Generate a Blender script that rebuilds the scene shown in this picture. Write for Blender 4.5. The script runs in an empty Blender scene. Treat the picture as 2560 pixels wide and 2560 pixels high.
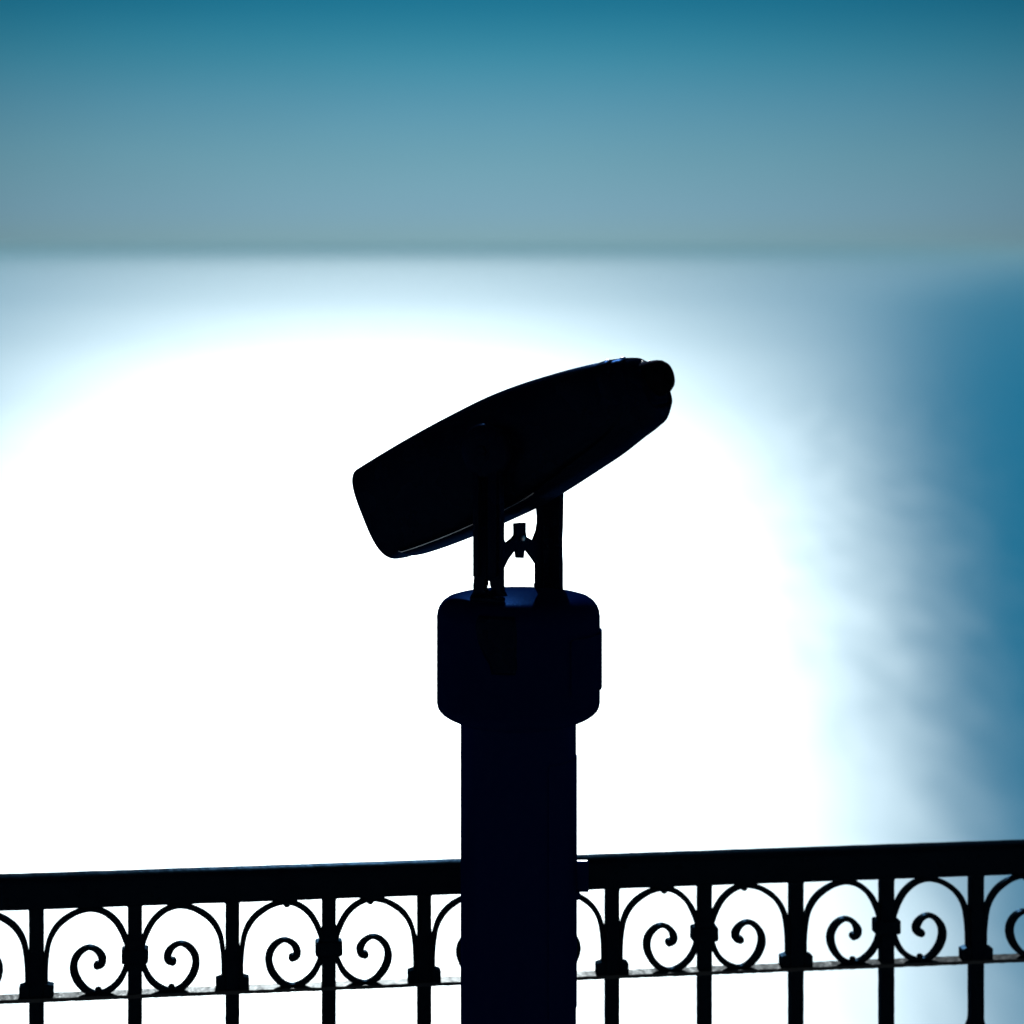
import bpy, bmesh, math, random
from math import sin, cos, tan, pi, radians, sqrt, atan2, copysign
from mathutils import Vector, Matrix

random.seed(4)
S = bpy.context.scene
COL = S.collection

# ------------------------------------------------------------------ geometry of the view
F = 1280 / tan(radians(12))          # focal length in photo pixels
EYE = 1.9                            # height of the lens above the promenade
HOR = 620.0


def at(x, y, Y):                     # photo measurement at depth Y -> world point
    return Vector(((x - 1280) * Y / F, Y, EYE - (y - HOR) * Y / F))


# ------------------------------------------------------------------ materials
def principled(name, base, rough=0.4, spec=0.5, metallic=0.0, coat=0.0, coat_rough=0.1,
               var=0.0, scale=30.0, bump=0.0, bump_scale=60.0, rough_var=0.0, tint=None):
    m = bpy.data.materials.new(name)
    m.use_nodes = True
    nt = m.node_tree
    b = nt.nodes['Principled BSDF']
    b.inputs['Roughness'].default_value = rough
    b.inputs['Metallic'].default_value = metallic
    b.inputs['Specular IOR Level'].default_value = spec
    b.inputs['Coat Weight'].default_value = coat
    b.inputs['Coat Roughness'].default_value = coat_rough
    if tint:
        b.inputs['Specular Tint'].default_value = (*tint, 1)
    tc = nt.nodes.new('ShaderNodeTexCoord')
    nz = nt.nodes.new('ShaderNodeTexNoise')
    nz.inputs['Scale'].default_value = scale
    nz.inputs['Detail'].default_value = 6
    nt.links.new(tc.outputs['Object'], nz.inputs['Vector'])
    mx = nt.nodes.new('ShaderNodeMix')
    mx.data_type = 'RGBA'
    k = 1 + var
    mx.inputs['A'].default_value = (base[0] / k, base[1] / k, base[2] / k, 1)
    mx.inputs['B'].default_value = (base[0] * k, base[1] * k, base[2] * k, 1)
    nt.links.new(nz.outputs['Fac'], mx.inputs['Factor'])
    nt.links.new(mx.outputs['Result'], b.inputs['Base Color'])
    if rough_var:
        mr = nt.nodes.new('ShaderNodeMapRange')
        mr.inputs['To Min'].default_value = max(0.02, rough - rough_var)
        mr.inputs['To Max'].default_value = rough + rough_var
        nt.links.new(nz.outputs['Fac'], mr.inputs['Value'])
        nt.links.new(mr.outputs['Result'], b.inputs['Roughness'])
    if bump:
        n2 = nt.nodes.new('ShaderNodeTexNoise')
        n2.inputs['Scale'].default_value = bump_scale
        n2.inputs['Detail'].default_value = 4
        nt.links.new(tc.outputs['Object'], n2.inputs['Vector'])
        bp = nt.nodes.new('ShaderNodeBump')
        bp.inputs['Strength'].default_value = 1.0
        bp.inputs['Distance'].default_value = bump
        nt.links.new(n2.outputs['Fac'], bp.inputs['Height'])
        nt.links.new(bp.outputs['Normal'], b.inputs['Normal'])
    return m


def paint(name, base, sheen, rough, scale=14, bump=.0002, bump_scale=200, coat=.02):
    """dark industrial paint: near-black diffuse body under a faint coloured gloss"""
    m = bpy.data.materials.new(name)
    m.use_nodes = True
    nt = m.node_tree
    nt.nodes.remove(nt.nodes['Principled BSDF'])
    tc = nt.nodes.new('ShaderNodeTexCoord')
    nz = nt.nodes.new('ShaderNodeTexNoise')
    nz.inputs['Scale'].default_value = scale
    nz.inputs['Detail'].default_value = 6
    nt.links.new(tc.outputs['Object'], nz.inputs['Vector'])
    n2 = nt.nodes.new('ShaderNodeTexNoise')
    n2.inputs['Scale'].default_value = bump_scale
    nt.links.new(tc.outputs['Object'], n2.inputs['Vector'])
    bp = nt.nodes.new('ShaderNodeBump')
    bp.inputs['Distance'].default_value = bump
    nt.links.new(n2.outputs['Fac'], bp.inputs['Height'])
    mr = nt.nodes.new('ShaderNodeMapRange')
    mr.inputs['To Min'].default_value = rough - .08
    mr.inputs['To Max'].default_value = rough + .08
    nt.links.new(nz.outputs['Fac'], mr.inputs['Value'])
    d = nt.nodes.new('ShaderNodeBsdfDiffuse')
    d.inputs['Color'].default_value = (*base, 1)
    g = nt.nodes.new('ShaderNodeBsdfAnisotropic')
    g.inputs['Color'].default_value = (*sheen, 1)
    nt.links.new(mr.outputs['Result'], g.inputs['Roughness'])
    for n_ in (d, g):
        nt.links.new(bp.outputs['Normal'], n_.inputs['Normal'])
    a = nt.nodes.new('ShaderNodeAddShader')
    nt.links.new(d.outputs[0], a.inputs[0])
    nt.links.new(g.outputs[0], a.inputs[1])
    nt.links.new(a.outputs[0], nt.nodes['Material Output'].inputs['Surface'])
    return m


M = {}
M['enamel'] = paint('navy_enamel', (.0003, .0010, .0060), (.0008, .0027, .0085), .27)
M['post'] = paint('navy_post_enamel', (.0002, .0030, .027), (.0006, .0022, .015), .36, 9)
M['collar'] = paint('navy_collar_enamel', (.0003, .0034, .034), (.0001, .0005, .0020), .32, 14)
M['rubber'] = paint('black_rubber', (.001, .001, .0015), (.0012, .0014, .003), .5)
M['iron'] = paint('painted_iron', (.0010, .0040, .0085), (.0008, .0022, .0042), .30, 25, .0007, 110)
M['lit_gloss'] = paint('lit_gloss_iron', (.002, .004, .007), (.030, .034, .036), .40, 60, .0012, 90)  # stronger gloss put in to imitate light on the scroll rail's top face
M['steel'] = principled('bolt_steel', (0.7, 0.72, 0.75), 0.36, 0.5, metallic=1.0)
M['glass'] = principled('lens_glass', (0.003, 0.004, 0.006), 0.04, 0.6)
M['paving'] = principled('concrete_paving', (0.16, 0.155, 0.15), 0.85, 0.3, var=0.3, scale=3, bump=0.003)
M['quay'] = principled('seawall_stone', (0.12, 0.12, 0.12), 0.9, 0.2, var=0.4, scale=2, bump=0.01, bump_scale=8)


# ------------------------------------------------------------------ mesh helpers
def obj(name, bm, mat, parent=None, smooth=True, angle=38):
    bmesh.ops.recalc_face_normals(bm, faces=bm.faces)
    me = bpy.data.meshes.new(name)
    if smooth:
        for f_ in bm.faces:
            f_.smooth = True
        lim = radians(angle)
        for e in bm.edges:
            if len(e.link_faces) == 2 and e.calc_face_angle(0) > lim:
                e.smooth = False
    bm.to_mesh(me)
    bm.free()
    me.materials.append(mat)
    o = bpy.data.objects.new(name, me)
    COL.objects.link(o)
    if parent:
        o.parent = parent
    return o


def empty(name, loc, rz=0.0):
    o = bpy.data.objects.new(name, None)
    o.empty_display_size = 0.2
    o.location = loc
    o.rotation_euler = (0, 0, rz)
    COL.objects.link(o)
    return o


def tag(o, label=None, cat=None, group=None, kind=None):
    for k, v in (('label', label), ('category', cat), ('group', group), ('kind', kind)):
        if v:
            o[k] = v
    return o


def bevel(bm, w, seg=2, edges=None):
    es = edges or [e for e in bm.edges if len(e.link_faces) == 2 and e.calc_face_angle(0) > radians(30)]
    bmesh.ops.bevel(bm, geom=es, offset=w, segments=seg, affect='EDGES', profile=0.5, clamp_overlap=True)


def box(bm, c, size, bw=0.0, seg=2, R=None):
    t = bmesh.new()
    bmesh.ops.create_cube(t, size=1)
    bmesh.ops.scale(t, vec=size, verts=t.verts)
    if bw:
        bevel(t, bw, seg)
    if R:
        bmesh.ops.transform(t, matrix=R, verts=t.verts)
    bmesh.ops.translate(t, vec=c, verts=t.verts)
    add(bm, t)


def add(bm, t):
    m = bpy.data.meshes.new('tmp')
    t.to_mesh(m)
    t.free()
    bm.from_mesh(m)
    bpy.data.meshes.remove(m)


def prism(bm, pts, fn, lo, hi, bw=0.0, seg=2):
    """pts: 2-D polygon; fn(a, b, depth) -> 3-D; extruded between depths lo and hi"""
    t = bmesh.new()
    A = [t.verts.new(fn(p[0], p[1], lo)) for p in pts]
    B = [t.verts.new(fn(p[0], p[1], hi)) for p in pts]
    t.faces.new(A)
    t.faces.new(list(reversed(B)))
    n = len(pts)
    for i in range(n):
        t.faces.new((A[i], A[(i + 1) % n], B[(i + 1) % n], B[i]))
    bmesh.ops.recalc_face_normals(t, faces=t.faces)
    if bw:
        bevel(t, bw, seg)
    add(bm, t)


def loft(bm, rings, close_ends=True):
    R = [[bm.verts.new(p) for p in r] for r in rings]
    n = len(R[0])
    for a_, b_ in zip(R, R[1:]):
        for i in range(n):
            bm.faces.new((a_[i], a_[(i + 1) % n], b_[(i + 1) % n], b_[i]))
    if close_ends:
        bm.faces.new(R[0])
        bm.faces.new(list(reversed(R[-1])))


def lathe(bm, prof, seg=96, origin=(0, 0, 0), R=None):
    rings = []
    for r, z in prof:
        ring = []
        for i in range(seg):
            a_ = 2 * pi * i / seg
            v = Vector((r * cos(a_), r * sin(a_), z))
            if R:
                v = R @ v
            ring.append(v + Vector(origin))
        rings.append(ring)
    loft(bm, rings)


def pchip(xs, ys, x):
    n = len(xs)
    h = [xs[i + 1] - xs[i] for i in range(n - 1)]
    dl = [(ys[i + 1] - ys[i]) / h[i] for i in range(n - 1)]
    m = [dl[0]] + [(dl[i - 1] * h[i] + dl[i] * h[i - 1]) / (h[i] + h[i - 1]) for i in range(1, n - 1)] + [dl[-1]]
    i = 0
    while i < n - 2 and x > xs[i + 1]:
        i += 1
    t = (x - xs[i]) / h[i]
    return ((2 * t**3 - 3 * t**2 + 1) * ys[i] + (t**3 - 2 * t**2 + t) * h[i] * m[i]
            + (-2 * t**3 + 3 * t**2) * ys[i + 1] + (t**3 - t**2) * h[i] * m[i + 1])


def catmull(P, sub=6):
    out = []
    n = len(P)
    for i in range(n - 1):
        p0, p1, p2, p3 = P[max(i - 1, 0)], P[i], P[i + 1], P[min(i + 2, n - 1)]
        for k in range(sub):
            t = k / sub
            out.append(tuple(0.5 * ((2 * b) + (-a + c) * t + (2 * a - 5 * b + 4 * c - d) * t * t
                                    + (-a + 3 * b - 3 * c + d) * t**3)
                             for a, b, c, d in zip(p0, p1, p2, p3)))
    out.append(tuple(P[-1]))
    return out


# ================================================================== THE VIEWER
VY = 3.49
VX = (1296 - 1280) * VY / F
YAW = radians(58)
b_ax = Vector((sin(YAW), -cos(YAW), 0))     # along the barrel, towards the eyepiece
d_ax = Vector((cos(YAW), sin(YAW), 0))      # across the barrel, towards the far yoke arm
TILT = radians(22.4265)
PIV_Z = EYE - (1126 - HOR) * VY / F
base = Vector((VX, VY, 0))

viewer = empty('tower_viewer', base)
tag(viewer, 'dark navy coin-operated viewer on a round post, barrel tilted down towards the water',
    'tower viewer')


def zc(y, Y=VY):
    return EYE - (y - HOR) * Y / F


PX = VY / F   # metres per photo pixel at the post

# --- post
bm = bmesh.new()
rc = 144.5 * PX
lathe(bm, [(0.17, 0.0), (0.17, 0.018), (0.165, 0.022), (rc + 0.006, 0.024), (rc, 0.032), (rc, 0.60),
           (rc, 0.9), (rc, zc(1800)), (rc - .004, zc(1797))], 128)
obj('post', bm, M['post'], viewer)
for k in range(4):
    bm = bmesh.new()
    lathe(bm, [(.013, .0225), (.013, .034), (.008, .036)], 6,
          (0.137 * cos(pi / 4 + k * pi / 2), 0.137 * sin(pi / 4 + k * pi / 2), 0))
    obj('anchor_bolt', bm, M['steel'], viewer, smooth=False)

# --- collar (coin box)
bm = bmesh.new()
rb = 204 * PX
cz = lambda y: zc(y)
prof = [(rc - .003, cz(1805)), (rc + .004, cz(1800)), (rc + .0115, cz(1795.5)), (rc + .0195, cz(1789)), (rc + .0265, cz(1781)),
        (rb - .0035, cz(1773)), (rb - .0012, cz(1766)), (rb, cz(1755)), (rb, cz(1700)), (rb, cz(1600)), (rb, cz(1540)),
        (rb - .0010, cz(1527)), (rb - .0035, cz(1515)), (rb - .0085, cz(1503)), (rb - .016, cz(1494)),
        (rb - .026, cz(1489)), (rb - .036, cz(1486.5)), (rb - .048, cz(1484)), (rb - .062, cz(1481.5)), (rb - .078, cz(1479.5)), (.02, cz(1478)), (.004, cz(1477.6))]
lathe(bm, prof, 144)
collar = obj('coin_box', bm, M['collar'], viewer, angle=50)


def curved_panel(bm, r, th, a0, a1, z0, z1, corner=0.006, n=24):
    """a thin plate following a cylinder, rounded corners, proud by th"""
    t = bmesh.new()
    rings = []
    pts = []
    arc = r * (a1 - a0)
    # outline in (arc, z)
    o = []
    for (cx, cz_, s0) in ((corner, z0 + corner, pi), (arc - corner, z0 + corner, 1.5 * pi),
                          (arc - corner, z1 - corner, 0), (corner, z1 - corner, .5 * pi)):
        for k in range(5):
            q = s0 + k / 4 * pi / 2
            o.append((cx + corner * cos(q), cz_ + corner * sin(q)))
    # strips across the arc so that it bends
    def zr(x):
        lo, hi = z0, z1
        if x < corner:
            dz = corner - sqrt(max(0, corner**2 - (corner - x)**2)); lo += dz; hi -= dz
        if x > arc - corner:
            dz = corner - sqrt(max(0, corner**2 - (x - arc + corner)**2)); lo += dz; hi -= dz
        return lo, hi
    xs = [corner * (1 - cos(pi / 2 * k / 4)) for k in range(4)] + [corner + (arc - 2 * corner) * k / n for k in range(n + 1)] \
        + [arc - corner * (1 - cos(pi / 2 * k / 4)) for k in reversed(range(4))]
    for x in xs:
        lo, hi = zr(x)
        if hi - lo < 1e-4:
            hi = lo + 1e-4
        q = a0 + x / r
        ri, ro = r - .004, r + th
        rings.append([Vector((ri * cos(q), ri * sin(q), lo)), Vector((ro * cos(q), ro * sin(q), lo)),
                      Vector((ro * cos(q), ro * sin(q), hi)), Vector((ri * cos(q), ri * sin(q), hi))])
    loft(t, rings)
    add(bm, t)


bm = bmesh.new()
curved_panel(bm, rb, .0030, radians(-52), radians(22), cz(1716), cz(1575), .004)
obj('coin_plate', bm, M['collar'], viewer)
bm = bmesh.new()
curved_panel(bm, rc, .0012, radians(-60), radians(35), zc(2512), zc(1889), .004)
obj('access_door', bm, M['post'], viewer)

# shield-shaped casting on the collar's face under the near arm
t = bmesh.new()
pts = [(-64, 1512), (-6, 1512), (12, 1530), (16, 1560), (16, 1640), (10, 1652), (-58, 1652), (-62, 1632), (-84, 1600), (-96, 1560), (-98, 1530)]
n_side = 10
rings = []
ysamp = [1512 + (1652 - 1512) * k / 24 for k in range(25)]


def span(y):
    L = pchip([1512, 1530, 1560, 1600, 1632, 1652], [-98, -104, -102, -88, -70, -66], y)
    R_ = pchip([1512, 1530, 1560, 1600, 1640, 1652], [-10, -6, -4, -5, -5, -8], y)
    return L, R_


for y in ysamp:
    L, R_ = span(y)
    ring = []
    for k in range(n_side + 1):
        x = (L + (R_ - L) * k / n_side) * PX
        e = min(1, min(k, n_side - k) / 1.0)
        yy = -sqrt(rb**2 - x * x)
        ring.append(Vector((x, yy - (.0045 if 0 < k < n_side and ysamp[0] < y < ysamp[-1] else .0004), cz(y))))
    for k in reversed(range(n_side + 1)):
        x = (L + (R_ - L) * k / n_side) * PX
        ring.append(Vector((x, -sqrt(rb**2 - x * x) + .004, cz(y))))
    rings.append(ring)
bm = bmesh.new()
loft(bm, rings)
obj('lock_housing', bm, M['enamel'], viewer)

# lug at the right of the post, level with the handrail
bm = bmesh.new()
zt, zb = zc(2151), zc(2226)
box(bm, (rc + .0035, -.004, (zt + zb) / 2), (.0285, .012, zt - zb), .0010, 2)
box(bm, (rc - .001, -.004, zb - .004), (.012, .024, .014), .004, 3)
lug = obj('padlock_lug', bm, M['post'], viewer)
bm = bmesh.new()
box(bm, (rc + .0085, -.004, zt + .0004), (.015, .0035, .0007), .0002, 1)
obj('lug_highlight', bm, M['steel'], lug)  # thin steel strip added as the bright highlight line on the lug's top

# --- yoke arms
SEP = 76 * PX / cos(YAW)           # half distance between the arms


def side_pt(x, y, v):
    """point seen at (x, y) on the vertical plane parallel to the barrel, offset v across it"""
    kx = (x - 1280) / F
    ox, oy = VX + v * d_ax.x, VY + v * d_ax.y
    u = (kx * oy - ox) / (b_ax.x - kx * b_ax.y)
    Y = oy + u * b_ax.y
    return u, EYE - (y - HOR) * Y / F


def across_pt(x, y, u=0.0):
    kx = (x - 1280) / F
    ox, oy = VX + u * b_ax.x, VY + u * b_ax.y
    v = (kx * oy - ox) / (d_ax.x - kx * d_ax.y)
    Y = oy + v * d_ax.y
    return v, EYE - (y - HOR) * Y / F


def side_fn(u, z, v):
    return b_ax * u + d_ax * v + Vector((0, 0, z))


near = -SEP
pn = [(1190, 1150), (1190, 1350), (1192.5, 1390), (1191, 1430), (1187.5, 1462), (1188, 1478), (1180, 1490),
      (1264, 1490), (1258, 1478), (1256.5, 1462), (1256.5, 1300), (1252, 1150)]
uv = [side_pt(x, y, near) for x, y in pn]
bm = bmesh.new()
# web with a keyhole cut: two side bars leave a slot near the foot
uc, _ = side_pt(1222.5, 1400, near)
kL = [(1217, 1474), (1216.5, 1462), (1219, 1452), (1219.5, 1446)]
kR = [(1220.5, 1446), (1226, 1453), (1227.5, 1463), (1230, 1470), (1227, 1476), (1222, 1478)]
left = [side_pt(x, y, near) for x, y in [(1190, 1150), (1190, 1350), (1192.5, 1390), (1191, 1430), (1187.5, 1462), (1188, 1478), (1180, 1491),
                                          (1222, 1491), (1222, 1478), (1216, 1475), (1214, 1469), (1216.5, 1460), (1216.5, 1449), (1219, 1444), (1221, 1444), (1221, 1150)]]
right = [side_pt(x, y, near) for x, y in [(1221, 1150), (1221, 1444), (1224, 1447), (1229, 1453), (1230, 1463), (1233, 1470), (1230, 1475), (1222, 1478), (1222, 1491),
                                           (1264, 1491), (1258, 1478), (1256, 1462), (1256, 1300), (1253, 1150)]]
T_ARM = .0055
prism(bm, left, side_fn, near - T_ARM, near + T_ARM)
prism(bm, right, side_fn, near - T_ARM, near + T_ARM)
bmesh.ops.remove_doubles(bm, verts=bm.verts, dist=.00005)
# raised ribs along both edges of the channel
for xa, xb in ((1191.5, 1205), (1229, 1249)):
    q = [side_pt(x, y, near) for x, y in ((xa, 1175), (xa, 1380), (xa, 1440), (xb, 1440), (xb, 1380), (xb, 1175))]
    prism(bm, q, side_fn, near - T_ARM - .005, near - T_ARM + .001, .001)
obj('yoke_arm', bm, M['enamel'], viewer, angle=30)

# round boss of the near arm
pu, pz = side_pt(1216.5, 1126, near)
Rb = Matrix((b_ax, Vector((0, 0, 1)), -d_ax)).transposed()    # local z points away from the barrel


def boss(v0, sign, name, u, z):
    bm_ = bmesh.new()
    Rr = Matrix((b_ax * sign, Vector((0, 0, 1)), d_ax * -sign)).transposed()
    r = 60 * PX / sin(YAW) * 0.93
    o = side_fn(u, z, v0)
    lathe(bm_, [(.012, -.030), (r * .6, -.028), (r * .62, -.006), (r, -.005), (r, .006), (r - .002, .0095), (r - .006, .011), (r * .55, .0125), (r * .2, .013),
                (.002, .013)], 64, o, Rr)
    ob = obj(name, bm_, M['enamel'], viewer)
    bm2 = bmesh.new()
    lathe(bm2, [(.008, .012), (.008, .0165), (.006, .018), (.002, .018)], 6, o, Rr)
    b2 = obj('pivot_bolt', bm2, M['enamel'], ob, smooth=False)
    return ob


boss(near, 1, 'pivot_cap', pu, pz)

far = SEP
pf = [(1341, 1180), (1341, 1300), (1341, 1420), (1339, 1462), (1339, 1489), (1409, 1489), (1408, 1466), (1408, 1410), (1407, 1390), (1406.5, 1350),
      (1408, 1320), (1409.5, 1240), (1409.5, 1180)]
bm = bmesh.new()
q = [side_pt(x, y, far) for x, y in pf]
sh = .0030
q = [(u + (sh if i < 5 else -sh), z) for i, (u, z) in enumerate(q)]
prism(bm, q, side_fn, far - T_ARM, far + T_ARM, .001)
obj('yoke_arm', bm, M['enamel'], viewer, angle=30)
boss(far, -1, 'pivot_cap', pu, pz)
for x, y in ((1371, 1319), (1369, 1366), (1371, 1415), (1398, 1360)):
    u, z = side_pt(x, y, far)
    bm = bmesh.new()
    Rr = Matrix((b_ax, Vector((0, 0, 1)), -d_ax)).transposed()
    lathe(bm, [(.0045, -.002), (.0045, .002), (.0030, .0035), (.001, .004)], 16, side_fn(u, z, far - T_ARM), Rr)
    obj('arm_bolt', bm, M['enamel'], viewer)
for v_ in (near, far):                                    # feet of the arms
    bm = bmesh.new()
    c = d_ax * v_ + Vector((0, 0, cz(1481) + .0005))
    R4 = Matrix((b_ax, d_ax, Vector((0, 0, 1)))).transposed().to_4x4()
    box(bm, c, (.0475 if v_ < 0 else .038, .022, .007), .002, 3, R4)
    obj('arm_foot', bm, M['enamel'], viewer)

# --- brace between the arms
br = [(1247, 1309), (1249, 1311), (1251, 1333), (1262, 1360), (1278, 1347), (1286, 1338), (1286.5, 1330), (1286, 1308), (1311, 1306), (1311, 1330), (1313, 1342),
      (1332, 1352), (1342, 1326), (1346, 1300), (1343, 1268), (1356, 1262), (1356, 1474), (1340, 1474), (1340, 1410), (1327, 1391),
      (1312, 1372), (1308, 1377), (1306, 1395), (1291.5, 1395), (1289, 1374), (1284, 1376), (1268, 1398), (1254, 1426), (1253, 1474), (1247, 1474)]


def across_fn(v, z, u):
    return d_ax * v + b_ax * u + Vector((0, 0, z))


bm = bmesh.new()
prism(bm, [across_pt(x, y) for x, y in br], across_fn, -.0030, .0030, .0005, 1)
brace = obj('yoke_brace', bm, M['enamel'], viewer, angle=30)
bm = bmesh.new()
v, z = across_pt(1300, 1345)
lathe(bm, [(.004, .003), (.004, .0065), (.002, .0075)], 16, across_fn(v, z, 0), Matrix((Vector((0, 0, 1)), d_ax, b_ax)).transposed())
# --- barrel
ct, st = cos(TILT), sin(TILT)


def bar(p, v, q_):
    u = p * ct - q_ * st
    z = PIV_Z + p * st + q_ * ct
    return b_ax * u + d_ax * v + Vector((0, 0, z))


def sup(thetas, n):
    return [(copysign(abs(cos(t_))**(2 / n), cos(t_)), copysign(abs(sin(t_))**(2 / n), sin(t_))) for t_ in thetas]


WP = ([-.30, -.2, -.05, .1, .18, .235, .26], [.056, .060, .064, .060, .052, .040, .030])
PS = [-.257, -.21, -.14, -.07, 0, .05, .1, .15, .19, .22, .235, .243]
QT = [.0692, .0749, .0812, .0852, .0871, .0847, .0796, .0729, .0654, .0575, .0490, .0350]
QB = [-.0800, -.0850, -.0877, -.0871, -.0840, -.0777, -.0699, -.0616, -.0522, -.0456, -.0400, -.0310]
add(bm, bmesh.new())
obj('brace_bolt', bm, M['steel'], brace)


def barrel_rings(P, qt, qb, dw, n, seg=96, caps=(0, 0)):
    th = [2 * pi * i / seg for i in range(seg)]
    cs = sup(th, n)
    rings = []
    for p in P:
        w = pchip(*WP, p) + dw
        a_, c_ = qt(p), qb(p)
        rings.append([(p, w * x, (a_ + c_) / 2 + (a_ - c_) / 2 * y) for x, y in cs])

    def cap(r0, depth, sgn):
        p = r0[0][0]
        qc = (max(r[2] for r in r0) + min(r[2] for r in r0)) / 2
        wv = max(r[1] for r in r0)
        hq = max(r[2] for r in r0) - qc
        out = []
        rr = min(.008, abs(depth))
        for k in range(1, 7):            # rounded corner
            t_ = k / 6 * pi / 2
            ins = rr * (1 - cos(t_))
            out.append([(p + sgn * rr * .55 * sin(t_), v_ * (wv - ins) / wv, qc + (q_ - qc) * (hq - ins) / hq) for (_, v_, q_) in r0])
        last = out[-1]
        lp = last[0][0]
        for k in (.85, .6, .3, .05):
            out.append([(lp + sgn * (abs(depth) - rr * .55) * (1 - k * k), v_ * k, qc + (q_ - qc) * k) for (_, v_, q_) in last])
        return out
    if caps[0]:
        rings = list(reversed(cap(rings[0], caps[0], -1))) + rings
    if caps[1]:
        rings = rings + cap(rings[-1], caps[1], 1)
    def rake(p, q_):                    # the nose is cut back a little towards the bottom
        return p - .07 * q_ * max(0, min(1, (-.2 - p) / .05))
    return [[bar(rake(p_, q_), v_, q_) for p_, v_, q_ in r] for r in rings]


def lin(a_, b_, n):
    return [a_ + (b_ - a_) * k / n for k in range(n + 1)]


def step_(x, a_, b_):
    t_ = min(1, max(0, (x - a_) / (b_ - a_)))
    return t_ * t_ * (3 - 2 * t_)


bm = bmesh.new()
body_top = lambda p: pchip(PS, QT, p)
body_bot = lambda p: pchip(PS, QB, p) + .0028 * step_(p, -.262, -.235) + .001 * step_(p, -.232, -.222) + .006 * step_(p, -.12, -.05)
loft(bm, barrel_rings(lin(PS[0], PS[-1], 110), body_top, body_bot, 0, 3.2, 112, (.020, .010)))
barrel = obj('barrel', bm, M['enamel'], viewer, angle=60)

# lower tray: wraps the underside and the chin
bm = bmesh.new()
NP = 100
P = lin(-.226, .247, NP)
seam = []
rings = []
for p in P:
    w = pchip(*WP, min(p, .25)) + .0016
    qb_ = pchip(PS, QB, min(p, .243)) - .0008 + max(0, p - .243) * 1.2
    qb_ += .0022 * (1 - step_(p, -.226, -.222))
    lip = .0095 + .0105 * step_(p, .0, .2) + .02 * step_(p, .17, .245)
    tp = pchip(PS, QT, min(p, .243))
    qc = (tp + qb_) / 2
    hq = (tp - qb_) / 2
    ring = []
    n = 3.2
    y_lip = (qb_ + lip - qc) / hq      # -1..0
    s_ = -min(.999, max(.2, -y_lip))
    tl = math.asin(-(abs(s_)**(n / 2)))
    ths = [tl + (-pi - 2 * tl) * k / 40 for k in range(41)]
    outer = [(w * x, qc + hq * y) for x, y in sup(ths, n)]
    inner = [(v_ * (1 - .004 / w), qc + (q_ - qc) * (1 - .004 / hq)) for v_, q_ in reversed(outer)]
    inner[0] = (inner[0][0], outer[-1][1])
    inner[-1] = (inner[-1][0], outer[0][1])
    rings.append([bar(p, v_, q_) for v_, q_ in outer + inner])
    seam.append((p, outer[-1][0], outer[-1][1]))
loft(bm, rings)
tray = obj('base_tray', bm, M['enamel'], barrel, angle=40)
bm = bmesh.new()                       # added bead standing in for the highlight line where the tray meets the barrel
loft(bm, [[bar(p, v_ + .0006 * cos(a_ * pi / 4), q_ + .0005 * sin(a_ * pi / 4)) for a_ in range(8)] for p, v_, q_ in seam if p < .03])
obj('seam_highlight', bm, M['steel'], tray)

# two proud bands round the top of the barrel behind its brow
for pc, wd, hgt in ((.1985, .0105, .0010), (.2215, .0075, .0012)):
    bm = bmesh.new()
    rings = []
    for p, k in ((pc - wd, -.001), (pc - wd + .0015, hgt), (pc, hgt + .0004), (pc + wd - .0015, hgt), (pc + wd, -.001)):
        w = pchip(*WP, p) + k
        a_, c_ = body_top(p) + k, body_bot(p) + .012
        qc, hq = (a_ + c_) / 2, (a_ - c_) / 2
        rings.append([bar(p, w * x, qc + hq * y) for x, y in sup([2 * pi * i / 96 for i in range(96)], 3.2)])
    loft(bm, rings)
    obj('barrel_band', bm, M['enamel'], barrel, angle=60)

# steel domes added to make white glints in the grooves beside the bands
for pc in (.1875, .2115):
    bm = bmesh.new()
    lathe(bm, [(.0060, -.003), (.0060, 0), (.0052, .0017), (.0034, .0031), (.0005, .0038)], 24, bar(pc, 0, body_top(pc) - .0008),
          Matrix((bar(1, 0, 0) - bar(0, 0, 0), d_ax, bar(0, 0, 1) - bar(0, 0, 0))).transposed())
    obj('band_glint', bm, M['steel'], barrel)

# objective window in the front face
bm = bmesh.new()
Rp = Matrix((bar(1, 0, 0) - bar(0, 0, 0), d_ax, (bar(0, 0, 1) - bar(0, 0, 0)))).transposed()


def barrel_lathe(bm_, prof_, p, v_, q_, seg=64, tilt=0.0, sgn=1):
    ax = (bar(1, 0, 0) - bar(0, 0, 0)) * sgn
    upv = (bar(0, 0, 1) - bar(0, 0, 0))
    ax2 = (ax * cos(tilt) + upv * sin(tilt)).normalized()
    up2 = ax2.cross(d_ax).normalized()
    Rr = Matrix((d_ax, up2, ax2)).transposed()
    lathe(bm_, prof_, seg, bar(p, v_, q_), Rr)


barrel_lathe(bm, [(.034, -.001), (.034, .0030), (.032, .0045), (.029, .0045), (.029, .003), (.002, .003)], -.2690, 0, -.005, sgn=-1)
rim = obj('objective_rim', bm, M['rubber'], barrel)
bm = bmesh.new()
barrel_lathe(bm, [(.0288, .0032), (.02, .0048), (.002, .0056)], -.2690, 0, -.005, sgn=-1)
obj('objective_glass', bm, M['glass'], rim)

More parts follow.
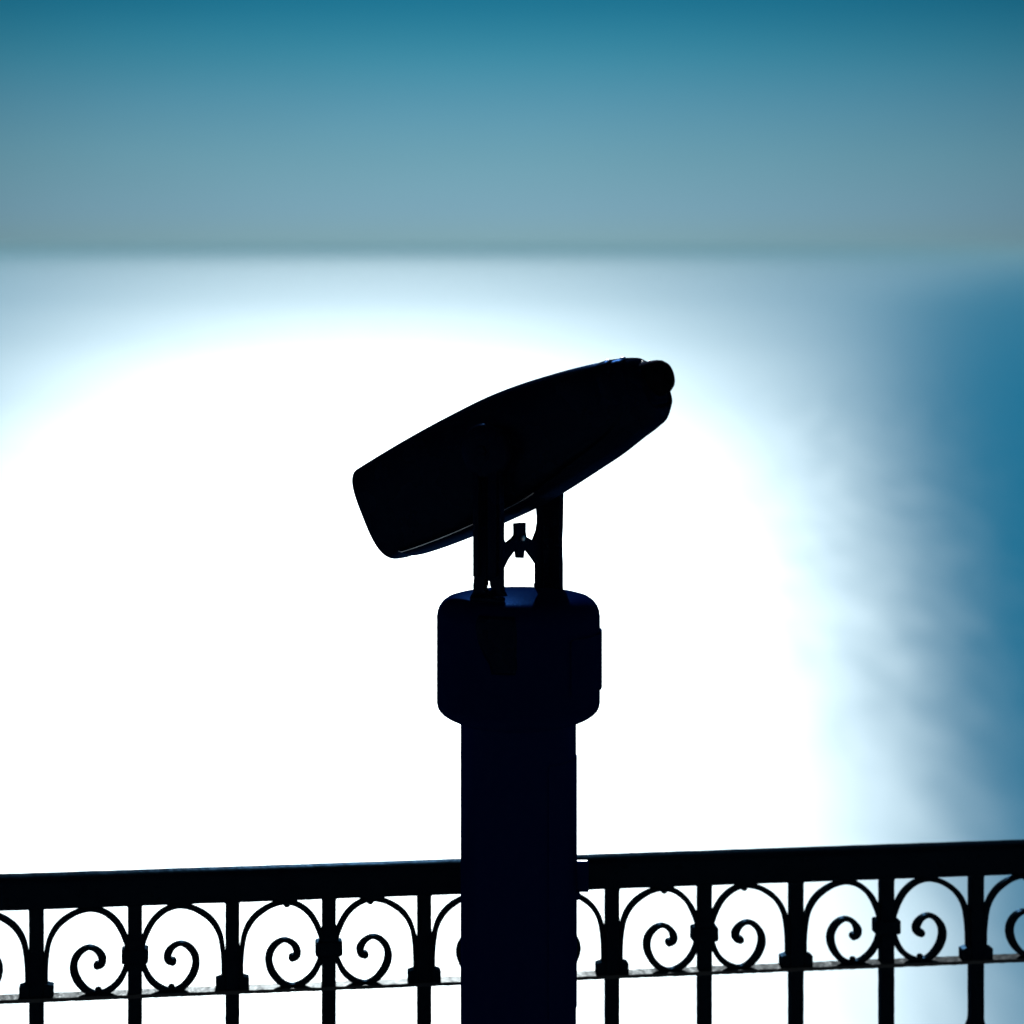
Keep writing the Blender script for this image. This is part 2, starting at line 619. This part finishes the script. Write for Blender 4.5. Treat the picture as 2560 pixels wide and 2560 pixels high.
# eyepiece hood
bm = bmesh.new()
er = .0262
barrel_lathe(bm, [(er * .8, -.03), (er * .98, -.022), (er, -.010), (er * 1.0, .002), (er * .98, .012), (er * .9, .0200), (er * .72, .0262), (er * .55, .028), (er * .50, .026), (er * .48, .012), (.002, .010)],
             .2450, 0, .0165, 72, radians(-8))
ey = obj('eyepiece', bm, M['rubber'], barrel, angle=50)
bm = bmesh.new()
barrel_lathe(bm, [(er * .46, .0115), (.006, .0150), (.001, .0155)], .2450, 0, .0165, 48, radians(-8))
obj('eyepiece_lens', bm, M['glass'], ey)
for pp, vv, qq in ((.233, -.012, .0435), (.238, .004, .0445), (.2455, .010, .0425)):
    bm = bmesh.new()
    barrel_lathe(bm, [(.0026, -.003), (.0026, 0), (.0022, .0010), (.0013, .0020), (.0003, .0024)], pp, vv, qq, 16, radians(88))
    obj('hood_screw', bm, M['steel'], ey)


# ================================================================== THE RAILING
iz0 = 1 / 3.85 * (1 + .0285)
iz1 = 1 / 3.85 * (1 - .0285)


def fence_depth(x):
    return 1 / (iz0 + (iz1 - iz0) * x / 2560)


PL = at(93, HOR, fence_depth(93))
PR = at(2441, HOR, fence_depth(2441))
fd = (PR - PL)
fd.z = 0
PITCH = fd.length / 10
fd.normalize()
fn_ = Vector((fd.y, -fd.x, 0))       # towards the camera
F0 = Vector((PL.x, PL.y, 0)) - fd * .0010


def fp(x, y):                         # photo measurement -> (along, height) on the railing plane
    kx = (x - 1280) / F
    s = (kx * F0.y - F0.x) / (fd.x - kx * fd.y)
    Y = F0.y + s * fd.y
    return s, EYE - (y - HOR) * Y / F


fence = empty('iron_railing', F0, atan2(fd.y, fd.x))
tag(fence, 'dark wrought iron railing with spiral scrolls under its handrail, running behind the viewer', 'railing')
# local frame: x along, y away from the camera, z up
Z_RT = fp(0, 2184)[1]
Z_RB = fp(0, 2275)[1]
Z_LR = fp(700, 2060 + 1262 / 3.019 - 0)[1]


def crop5(x, y):
    return fp(x / 3.019, 2060 + y / 3.019)


Z_LOW = crop5(640, 1312)[1]           # underside of the flat bar under the scrolls
print('rail', Z_RT, Z_RB, Z_LOW, PITCH)
S0, S1 = -8.5, 18.5

bm = bmesh.new()
xs0, xs1 = (S0) * PITCH, (S1) * PITCH
zt = Z_RT - .002
hw = .021
prof_r = []
zlow = Z_RB + .0035
for k in range(13):                   # crowned top
    t_ = pi * k / 12
    prof_r.append((hw * cos(t_), zt - .010 + .010 * sin(t_)))
prof_r = [(hw, zlow + .002), (hw, zt - .012)] + prof_r[1:-1] + [(-hw, zt - .012), (-hw, zlow + .002), (-hw + .002, zlow), (hw - .002, zlow)]
NS = 220
rr = random.Random(3)
rings = []
for i in range(NS + 1):
    x = xs0 + (xs1 - xs0) * i / NS
    j = rr.uniform(-.00025, .00025)
    rings.append([Vector((x, a_, b_ + j)) for a_, b_ in prof_r])
loft(bm, rings)
obj('handrail', bm, M['iron'], fence, angle=35)

bm = bmesh.new()
rings = []
NS = 600
for i in range(NS + 1):
    x = xs0 + (xs1 - xs0) * i / NS
    j = rr.uniform(-.0005, .0003)
    k = rr.uniform(-.0004, .0004)
    rings.append([Vector((x, -.014, Z_LOW + j)), Vector((x, .014, Z_LOW + j)), Vector((x, .0145, Z_LOW + .0060 + k)), Vector((x, -.0145, Z_LOW + .0060 + k))])
loft(bm, rings)
obj('scroll_rail', bm, M['lit_gloss'], fence, angle=35)
bm = bmesh.new()
box(bm, ((xs0 + xs1) / 2, 0, .10), (xs1 - xs0, .032, .010), .001)
obj('bottom_rail', bm, M['iron'], fence)

# baluster
BW = .0222


def baluster_mesh(foot, seed):
    r_ = random.Random(seed)
    bm_ = bmesh.new()
    rings_ = []
    zk = crop_k
    zs = [0.02 + (zlow + .003 - .02) * i / 90 for i in range(91)]
    if foot:
        zs += [zk + d_ for d_ in (-.05, -.04, -.03, -.02, -.01, 0, .008, .014, .02)]
    zs.sort()
    for z_ in zs:
        h = BW / 2
        if foot:
            q = abs(z_ - zk + .022)
            h += .0055 * max(0, 1 - (q / .024)**2)
        if z_ > zlow - .006:
            h += .0012 * (z_ - zlow + .006) / .006
        jx = r_.uniform(-.00018, .00018)
        c_ = h * .16
        rings_.append([Vector((jx + a_, b_, z_)) for a_, b_ in
                       ((h - c_, -h), (h, -h + c_), (h, h - c_), (h - c_, h), (-h + c_, h), (-h, h - c_), (-h, -h + c_), (-h + c_, -h))])
    loft(bm_, rings_)
    return bm_


crop_k = fp(2441, 2552)[1]

# scroll centreline, measured from its photo: (x, y, width) in the enlarged detail; foot at the left baluster, clamp at the right one
A_C, B_C = crop5(284, 950)[0], crop5(1018, 950)[0]
raw = [(352, 1290, 34), (352, 1190, 34), (353, 1080, 36), (360, 980, 40), (376, 890, 42), (408, 815, 44), (455, 752, 44), (515, 703, 42), (590, 662, 36),
       (680, 640, 36), (755, 650, 38), (815, 678, 42), (872, 727, 44), (912, 785, 46), (942, 850, 46), (962, 915, 42), (968, 985, 38), (956, 1060, 40),
       (932, 1130, 44), (898, 1187, 46), (852, 1232, 44), (798, 1264, 40), (740, 1279, 36), (688, 1268, 42), (638, 1236, 52), (592, 1180, 58), (566, 1115, 61),
       (563, 1055, 59), (582, 1000, 54), (622, 954, 46), (673, 929, 34), (718, 938, 38), (754, 966, 50), (776, 1005, 60), (776, 1040, 58), (760, 1060, 52), (738, 1062, 50)]


def lerp_s(s):      # 0 at the foot baluster, 1 at the clamp baluster
    return (s - A_C) / (B_C - A_C)


cl = []
for x, y, w in raw:
    s, z_ = crop5(x, y)
    cl.append((lerp_s(s) * PITCH, z_, w / 3.019 * fence_depth(x / 3.019) / F))
FIN = catmull(cl, 5)


def scroll_bm(seed, flip):
    r_ = random.Random(seed)
    sx, sz = r_.uniform(-.0012, .0012), r_.uniform(-.0010, .0010)
    pts_ = []
    n_ = len(FIN)
    for i, (s, z_, w) in enumerate(FIN):
        k = max(0, (i / n_ - .62) / .38)
        pts_.append((s + sx * k * 1.6, z_ + sz * k, w * (1 + r_.uniform(-.02, .02))))
    bm_ = bmesh.new()
    rings_ = []
    D = .0065
    for i, (s, z_, w) in enumerate(pts_):
        a_ = pts_[max(0, i - 1)]
        c_ = pts_[min(n_ - 1, i + 1)]
        tx, tz = c_[0] - a_[0], c_[1] - a_[1]
        L = math.hypot(tx, tz) or 1
        nx, nz = -tz / L, tx / L
        h = w / 2
        ch = min(.0014, h * .3)
        ring = []
        for p_, q_ in ((h - ch, -D), (h, -D + ch), (h, D - ch), (h - ch, D), (-h + ch, D), (-h, D - ch), (-h, -D + ch), (-h + ch, -D)):
            ring.append(Vector(((s + nx * p_) * (-1 if flip else 1), q_, z_ + nz * p_)))
        rings_.append(ring)
    loft(bm_, rings_)
    # rolled end of the spiral
    s, z_, w = pts_[-1]
    t_ = bmesh.new()
    lathe(t_, [(w * .30, -D + .0), (w * .60, -D + .001), (w * .64, 0), (w * .60, D - .001), (w * .30, D)], 20, (0, 0, 0),
          Matrix(((1, 0, 0), (0, 0, 1), (0, -1, 0))))
    bmesh.ops.translate(t_, vec=((s + .0006) * (-1 if flip else 1), 0, z_), verts=t_.verts)
    add(bm_, t_)
    return bm_


def wonky_box(c, size, cham, seed, tw=.0006):
    r_ = random.Random(seed)
    t_ = bmesh.new()
    box(t_, c, size, cham, 1)
    for v_ in t_.verts:
        v_.co.x += r_.uniform(-tw, tw) * .6
        v_.co.z += r_.uniform(-tw, tw)
    return t_


zf0 = crop5(284, 1322)[1]
zf1 = crop5(284, 1192)[1]
zm0 = crop5(1018, 1042)[1]
zm1 = crop5(1018, 930)[1]
for k in range(-8, 19):
    foot = (k % 2 == 0)
    o = obj('baluster', baluster_mesh(foot, k + 50), M['iron'], fence, angle=35)
    o.location.x = k * PITCH
    if foot:
        for sg in (-1, 1):
            bm = bmesh.new()
            c = (sg * (BW / 2 + .0075), 0, (zf0 + zf1) / 2)
            t = bmesh.new()
            box(t, (0, 0, 0), (.0155, .020, zf1 - zf0))
            for v in t.verts:        # shoulder sloped away from the baluster
                if v.co.z > 0 and v.co.x * sg > 0:
                    v.co.z -= .0045
            bevel(t, .001, 1)
            bmesh.ops.translate(t, vec=c, verts=t.verts)
            add(bm, t)
            f_ = obj('foot_block', bm, M['iron'], fence, smooth=False)
            f_.location.x = k * PITCH
        bm = bmesh.new()
    else:
        f_ = obj('clamp', wonky_box((0, 0, (zm0 + zm1) / 2), (.0425 + rr.uniform(-.001, .001), .027, zm1 - zm0), .0022, k, .0006), M['iron'], fence, smooth=False)
        f_.location.x = k * PITCH

RNG = random.Random(9)
for k in range(-8, 18):
    foot = k if k % 2 == 0 else k + 1
    flip = foot != k
    o = obj('scroll', scroll_bm(k + 7, flip), M['iron'], fence, angle=40)
    o.location.x = foot * PITCH
    # weld between the top of the arch and the handrail
    x_top = (cl[9][0] + .004) * (-1 if flip else 1)
    zt_ = cl[9][1]
    bm = bmesh.new()
    box(bm, (x_top, 0, zt_ + .0075), (.036, .012, .012), .003, 2)
    # rivet nub: below the arch on some, above the foot curve on others
    nub = bmesh.new()
    bmesh.ops.create_uvsphere(nub, u_segments=12, v_segments=8, radius=.0048)
    bmesh.ops.scale(nub, vec=(1.15, 1.2, .85), verts=nub.verts)
    up = k in (2, 3, 4, 5, 6, 7, 10)
    if up:
        bmesh.ops.translate(nub, vec=(x_top, 0, zt_ - .0052), verts=nub.verts)
    else:
        bmesh.ops.translate(nub, vec=((cl[22][0] + .001) * (-1 if flip else 1), 0, cl[22][1] + .0070), verts=nub.verts)
    obj('scroll_weld', bm, M['iron'], o)
    obj('scroll_rivet', nub, M['iron'], o)
    bm = bmesh.new()
    xb = cl[22][0] * (-1 if flip else 1)
    box(bm, (xb, 0, Z_LOW + .006), (.030, .013, .008), .002, 2)
    obj('scroll_weld', bm, M['iron'], o)

# ================================================================== SETTING
# promenade slab and the face of the seawall under it
bm = bmesh.new()
R4 = Matrix.Rotation(atan2(fd.y, fd.x), 4, 'Z')
box(bm, Vector((0, 0, -.15)) + Vector((F0.x, F0.y, 0)) + fd * .8 + fn_ * 14.7, (60, 30, .30), .02, 2, R4)
o = obj('promenade', bm, M['paving'])
tag(o, kind='structure')
SEA_Z = -14.0
bm = bmesh.new()
box(bm, Vector((F0.x, F0.y, (-.31 + SEA_Z - 3) / 2)) + fd * .8 + fn_ * 15, (58, 30, abs(SEA_Z) + 2.6), 0, 2, R4)
o = obj('seawall', bm, M['quay'])
tag(o, 'weathered grey stone seawall carrying the promenade above the water', 'wall')

bm = bmesh.new()
# graded sheet out to the horizon
ysr = [-60, 20, 60, 120, 300, 800, 2500, 8000, 26000]
for y0, y1 in zip(ysr, ysr[1:]):
    w0, w1 = 200 + y0 * 1.2 + 200, 200 + y1 * 1.2 + 200
    vs = [bm.verts.new(v) for v in ((-max(w0, 400), y0, SEA_Z), (max(w0, 400), y0, SEA_Z), (max(w1, 400), y1, SEA_Z), (-max(w1, 400), y1, SEA_Z))]
    bm.faces.new(vs)
bmesh.ops.remove_doubles(bm, verts=bm.verts, dist=.01)

HAZE = .0004
SUN_EL = radians(26)
SUN_AZ = radians(-3.3)      # left of straight ahead

m = bpy.data.materials.new('sea_water')
m.use_nodes = True
nt = m.node_tree
b = nt.nodes['Principled BSDF']
geo = nt.nodes.new('ShaderNodeNewGeometry')
mp = nt.nodes.new('ShaderNodeMapping')
mp.inputs['Scale'].default_value = (1, .20, 1)
nt.links.new(geo.outputs['Position'], mp.inputs['Vector'])
n1 = nt.nodes.new('ShaderNodeTexNoise')
n1.inputs['Scale'].default_value = .5
n1.inputs['Detail'].default_value = 5
n1.inputs['Roughness'].default_value = .6
nt.links.new(mp.outputs['Vector'], n1.inputs['Vector'])
# added ramp shaping the sun glare: roughness follows log10 of the distance from the shore
sx = nt.nodes.new('ShaderNodeSeparateXYZ')
nt.links.new(geo.outputs['Position'], sx.inputs['Vector'])
mxm = nt.nodes.new('ShaderNodeMath'); mxm.operation = 'MAXIMUM'; mxm.inputs[1].default_value = 5
nt.links.new(sx.outputs['Y'], mxm.inputs[0])
lg = nt.nodes.new('ShaderNodeMath'); lg.operation = 'LOGARITHM'; lg.inputs[1].default_value = 10
nt.links.new(mxm.outputs[0], lg.inputs[0])
dv = nt.nodes.new('ShaderNodeMath'); dv.operation = 'MULTIPLY'; dv.inputs[1].default_value = .2
nt.links.new(lg.outputs[0], dv.inputs[0])
cr = nt.nodes.new('ShaderNodeValToRGB')
SEA_R = [(1.70, .462), (1.91, .470), (2.04, .480), (2.22, .495), (2.40, .515), (2.62, .548), (2.87, .575), (3.1, .585), (3.5, .58)]
SEA_F = [(1.70, .155), (2.04, .148), (2.22, .114), (2.40, .072), (2.62, .048), (2.87, .038), (3.1, .039), (3.5, .046)]
el = cr.color_ramp.elements
while len(el) < len(SEA_R):
    el.new(.5)
for e, (p_, v_) in zip(el, SEA_R):
    e.position = p_ * .2
    e.color = (v_, v_, v_, 1)
nt.links.new(dv.outputs[0], cr.inputs['Fac'])
ad = nt.nodes.new('ShaderNodeMath'); ad.operation = 'MULTIPLY_ADD'
ad.inputs[1].default_value = .115
sb = nt.nodes.new('ShaderNodeMath'); sb.operation = 'SUBTRACT'; sb.inputs[1].default_value = .5
nt.links.new(n1.outputs['Fac'], sb.inputs[0])
nt.links.new(sb.outputs[0], ad.inputs[0])
nt.links.new(cr.outputs['Color'], ad.inputs[2])
nt.nodes.remove(b)
# added smooth-water wedge that cuts the sun glare and darkens the right side; edge wanders
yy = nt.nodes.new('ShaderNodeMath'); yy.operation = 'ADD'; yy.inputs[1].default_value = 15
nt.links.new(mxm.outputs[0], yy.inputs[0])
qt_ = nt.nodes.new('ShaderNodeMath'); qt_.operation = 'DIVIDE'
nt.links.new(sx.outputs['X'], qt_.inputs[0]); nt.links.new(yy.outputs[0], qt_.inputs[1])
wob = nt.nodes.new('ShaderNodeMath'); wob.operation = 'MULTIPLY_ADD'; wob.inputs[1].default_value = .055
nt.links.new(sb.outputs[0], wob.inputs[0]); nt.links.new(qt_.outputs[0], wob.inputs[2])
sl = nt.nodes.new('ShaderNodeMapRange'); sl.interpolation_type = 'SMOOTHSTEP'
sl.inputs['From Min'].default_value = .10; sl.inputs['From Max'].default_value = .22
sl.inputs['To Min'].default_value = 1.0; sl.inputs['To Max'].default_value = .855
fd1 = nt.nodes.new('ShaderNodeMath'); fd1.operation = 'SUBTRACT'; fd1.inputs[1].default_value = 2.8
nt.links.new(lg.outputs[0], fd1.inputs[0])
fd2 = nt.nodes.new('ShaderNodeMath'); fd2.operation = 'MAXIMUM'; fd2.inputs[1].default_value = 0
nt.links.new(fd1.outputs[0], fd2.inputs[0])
fd3 = nt.nodes.new('ShaderNodeMath'); fd3.operation = 'MULTIPLY_ADD'; fd3.inputs[1].default_value = -.13   # the added wedge ends about a kilometre out
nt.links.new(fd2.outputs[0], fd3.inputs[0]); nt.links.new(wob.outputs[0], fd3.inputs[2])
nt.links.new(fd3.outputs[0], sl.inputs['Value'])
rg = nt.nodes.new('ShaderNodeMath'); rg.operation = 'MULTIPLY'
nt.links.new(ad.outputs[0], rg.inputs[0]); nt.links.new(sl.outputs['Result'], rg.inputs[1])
gl = nt.nodes.new('ShaderNodeBsdfAnisotropic')
gl.distribution = 'BECKMANN'
gl.inputs['Color'].default_value = (.86, .96, .98, 1)
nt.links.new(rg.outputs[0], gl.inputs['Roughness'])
df = nt.nodes.new('ShaderNodeBsdfDiffuse')
df.inputs['Color'].default_value = (0.0, .23, .43, 1)
ms = nt.nodes.new('ShaderNodeMixShader')
cf = nt.nodes.new('ShaderNodeValToRGB')        # gloss share cut offshore, put in to fade the sun glare towards the horizon
el = cf.color_ramp.elements
while len(el) < len(SEA_F):
    el.new(.5)
for e, (p_, v_) in zip(el, SEA_F):
    e.position = p_ * .2
    e.color = (v_, v_, v_, 1)
nt.links.new(dv.outputs[0], cf.inputs['Fac'])
nt.links.new(cf.outputs['Color'], ms.inputs['Fac'])
nt.links.new(df.outputs[0], ms.inputs[1])
nt.links.new(gl.outputs[0], ms.inputs[2])
nt.links.new(ms.outputs[0], nt.nodes['Material Output'].inputs['Surface'])
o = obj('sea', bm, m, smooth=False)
tag(o, kind='structure')

# ------------------------------------------------------------------ sea haze: one closed box round everything
bm = bmesh.new()
box(bm, (0, 13000, (2.6 - 18.2) / 2), (64000, 26400, 20.8))
hz = bpy.data.materials.new('haze_air')
hz.use_nodes = True
nt = hz.node_tree
nt.nodes.remove(nt.nodes['Principled BSDF'])
pv = nt.nodes.new('ShaderNodeVolumePrincipled')
pv.inputs['Color'].default_value = (.21, .45, .56, 1)
pv.inputs['Density'].default_value = HAZE
pv.inputs['Anisotropy'].default_value = 0.2
nt.links.new(pv.outputs['Volume'], nt.nodes['Material Output'].inputs['Volume'])
o = obj('haze', bm, hz, smooth=False)
tag(o, kind='stuff')

# ------------------------------------------------------------------ sky and sun
W = bpy.data.worlds.new('World')
S.world = W
W.use_nodes = True
nt = W.node_tree
bg = nt.nodes['Background']
sky = nt.nodes.new('ShaderNodeTexSky')
sky.sky_type = 'NISHITA'
sky.sun_disc = False
sky.sun_elevation = SUN_EL
sky.sun_rotation = SUN_AZ
sky.air_density = 1.0
sky.dust_density = 0.3
sky.ozone_density = 5.0
bg.inputs['Strength'].default_value = .05
# cool colour cast of the air, deepening with elevation
tc = nt.nodes.new('ShaderNodeTexCoord')
sx = nt.nodes.new('ShaderNodeSeparateXYZ')
nt.links.new(tc.outputs['Generated'], sx.inputs['Vector'])
cr = nt.nodes.new('ShaderNodeValToRGB')
TINT = [(0, (.245, .545, 1.15)), (1, (.25, .54, .97)), (2.1, (.24, .535, .82)), (3.4, (.185, .49, .72)), (4.6, (.09, .44, .60)), (5.9, (.022, .32, .46)), (10, (.008, .22, .34)), (40, (.03, .34, .45))]
el = cr.color_ramp.elements
while len(el) < len(TINT):
    el.new(.5)
for e, (a_, c_) in zip(el, TINT):
    e.position = sin(radians(a_))
    e.color = (*c_, 1)
nt.links.new(sx.outputs['Z'], cr.inputs['Fac'])
ml = nt.nodes.new('ShaderNodeMix'); ml.data_type = 'RGBA'; ml.blend_type = 'MULTIPLY'
ml.inputs['Factor'].default_value = 1
nt.links.new(sky.outputs['Color'], ml.inputs['A'])
nt.links.new(cr.outputs['Color'], ml.inputs['B'])
cr.color_ramp.interpolation = 'B_SPLINE'
# the sky is brightest over the sun's bearing and falls off to either side
ab = nt.nodes.new('ShaderNodeMath'); ab.operation = 'MULTIPLY'
nt.links.new(sx.outputs['X'], ab.inputs[0]); nt.links.new(sx.outputs['X'], ab.inputs[1])
fo = nt.nodes.new('ShaderNodeMath'); fo.operation = 'MULTIPLY_ADD'
fo.inputs[1].default_value = -4.8; fo.inputs[2].default_value = 1.03
nt.links.new(ab.outputs[0], fo.inputs[0])
fm = nt.nodes.new('ShaderNodeMath'); fm.operation = 'MAXIMUM'; fm.inputs[1].default_value = .55
nt.links.new(fo.outputs[0], fm.inputs[0])
vs_ = nt.nodes.new('ShaderNodeVectorMath'); vs_.operation = 'SCALE'
nt.links.new(ml.outputs['Result'], vs_.inputs[0]); nt.links.new(fm.outputs[0], vs_.inputs['Scale'])
# thin uneven veil of haze
wm = nt.nodes.new('ShaderNodeMapping'); wm.inputs['Scale'].default_value = (5, 5, 22)
nt.links.new(tc.outputs['Generated'], wm.inputs['Vector'])
wn = nt.nodes.new('ShaderNodeTexNoise'); wn.inputs['Scale'].default_value = 1.6; wn.inputs['Detail'].default_value = 5
nt.links.new(wm.outputs['Vector'], wn.inputs['Vector'])
wr = nt.nodes.new('ShaderNodeMapRange'); wr.inputs['To Min'].default_value = .965; wr.inputs['To Max'].default_value = 1.035
nt.links.new(wn.outputs['Fac'], wr.inputs['Value'])
v2 = nt.nodes.new('ShaderNodeVectorMath'); v2.operation = 'SCALE'
nt.links.new(vs_.outputs['Vector'], v2.inputs[0]); nt.links.new(wr.outputs['Result'], v2.inputs['Scale'])
nt.links.new(v2.outputs['Vector'], bg.inputs['Color'])

sun = bpy.data.lights.new('sun', 'SUN')
sun.energy = 5.0
sun.angle = radians(.5)
sun.color = (1, .98, .95)
so = bpy.data.objects.new('sun', sun)
COL.objects.link(so)
dirv = Vector((sin(SUN_AZ) * cos(SUN_EL), cos(SUN_AZ) * cos(SUN_EL), sin(SUN_EL)))
so.rotation_euler = dirv.to_track_quat('Z', 'Y').to_euler()
so.location = dirv * 30

# ------------------------------------------------------------------ camera
cam = bpy.data.cameras.new('camera')
cam.sensor_width = 36
cam.lens = 18 / tan(radians(12))
cam.shift_y = -(1280 - HOR) / 2560
cam.clip_end = 60000
cam.dof.use_dof = True
cam.dof.focus_distance = 3.55
cam.dof.aperture_fstop = 2.6
cam.dof.aperture_blades = 0
co = bpy.data.objects.new('camera', cam)
co.location = (0, 0, EYE)
co.rotation_euler = (pi / 2, 0, 0)
COL.objects.link(co)
S.camera = co

S.render.resolution_x = S.render.resolution_y = 1024
S.view_settings.view_transform = 'Standard'
S.view_settings.look = 'None'
S.view_settings.exposure = 0.0
S.view_settings.gamma = 1.0
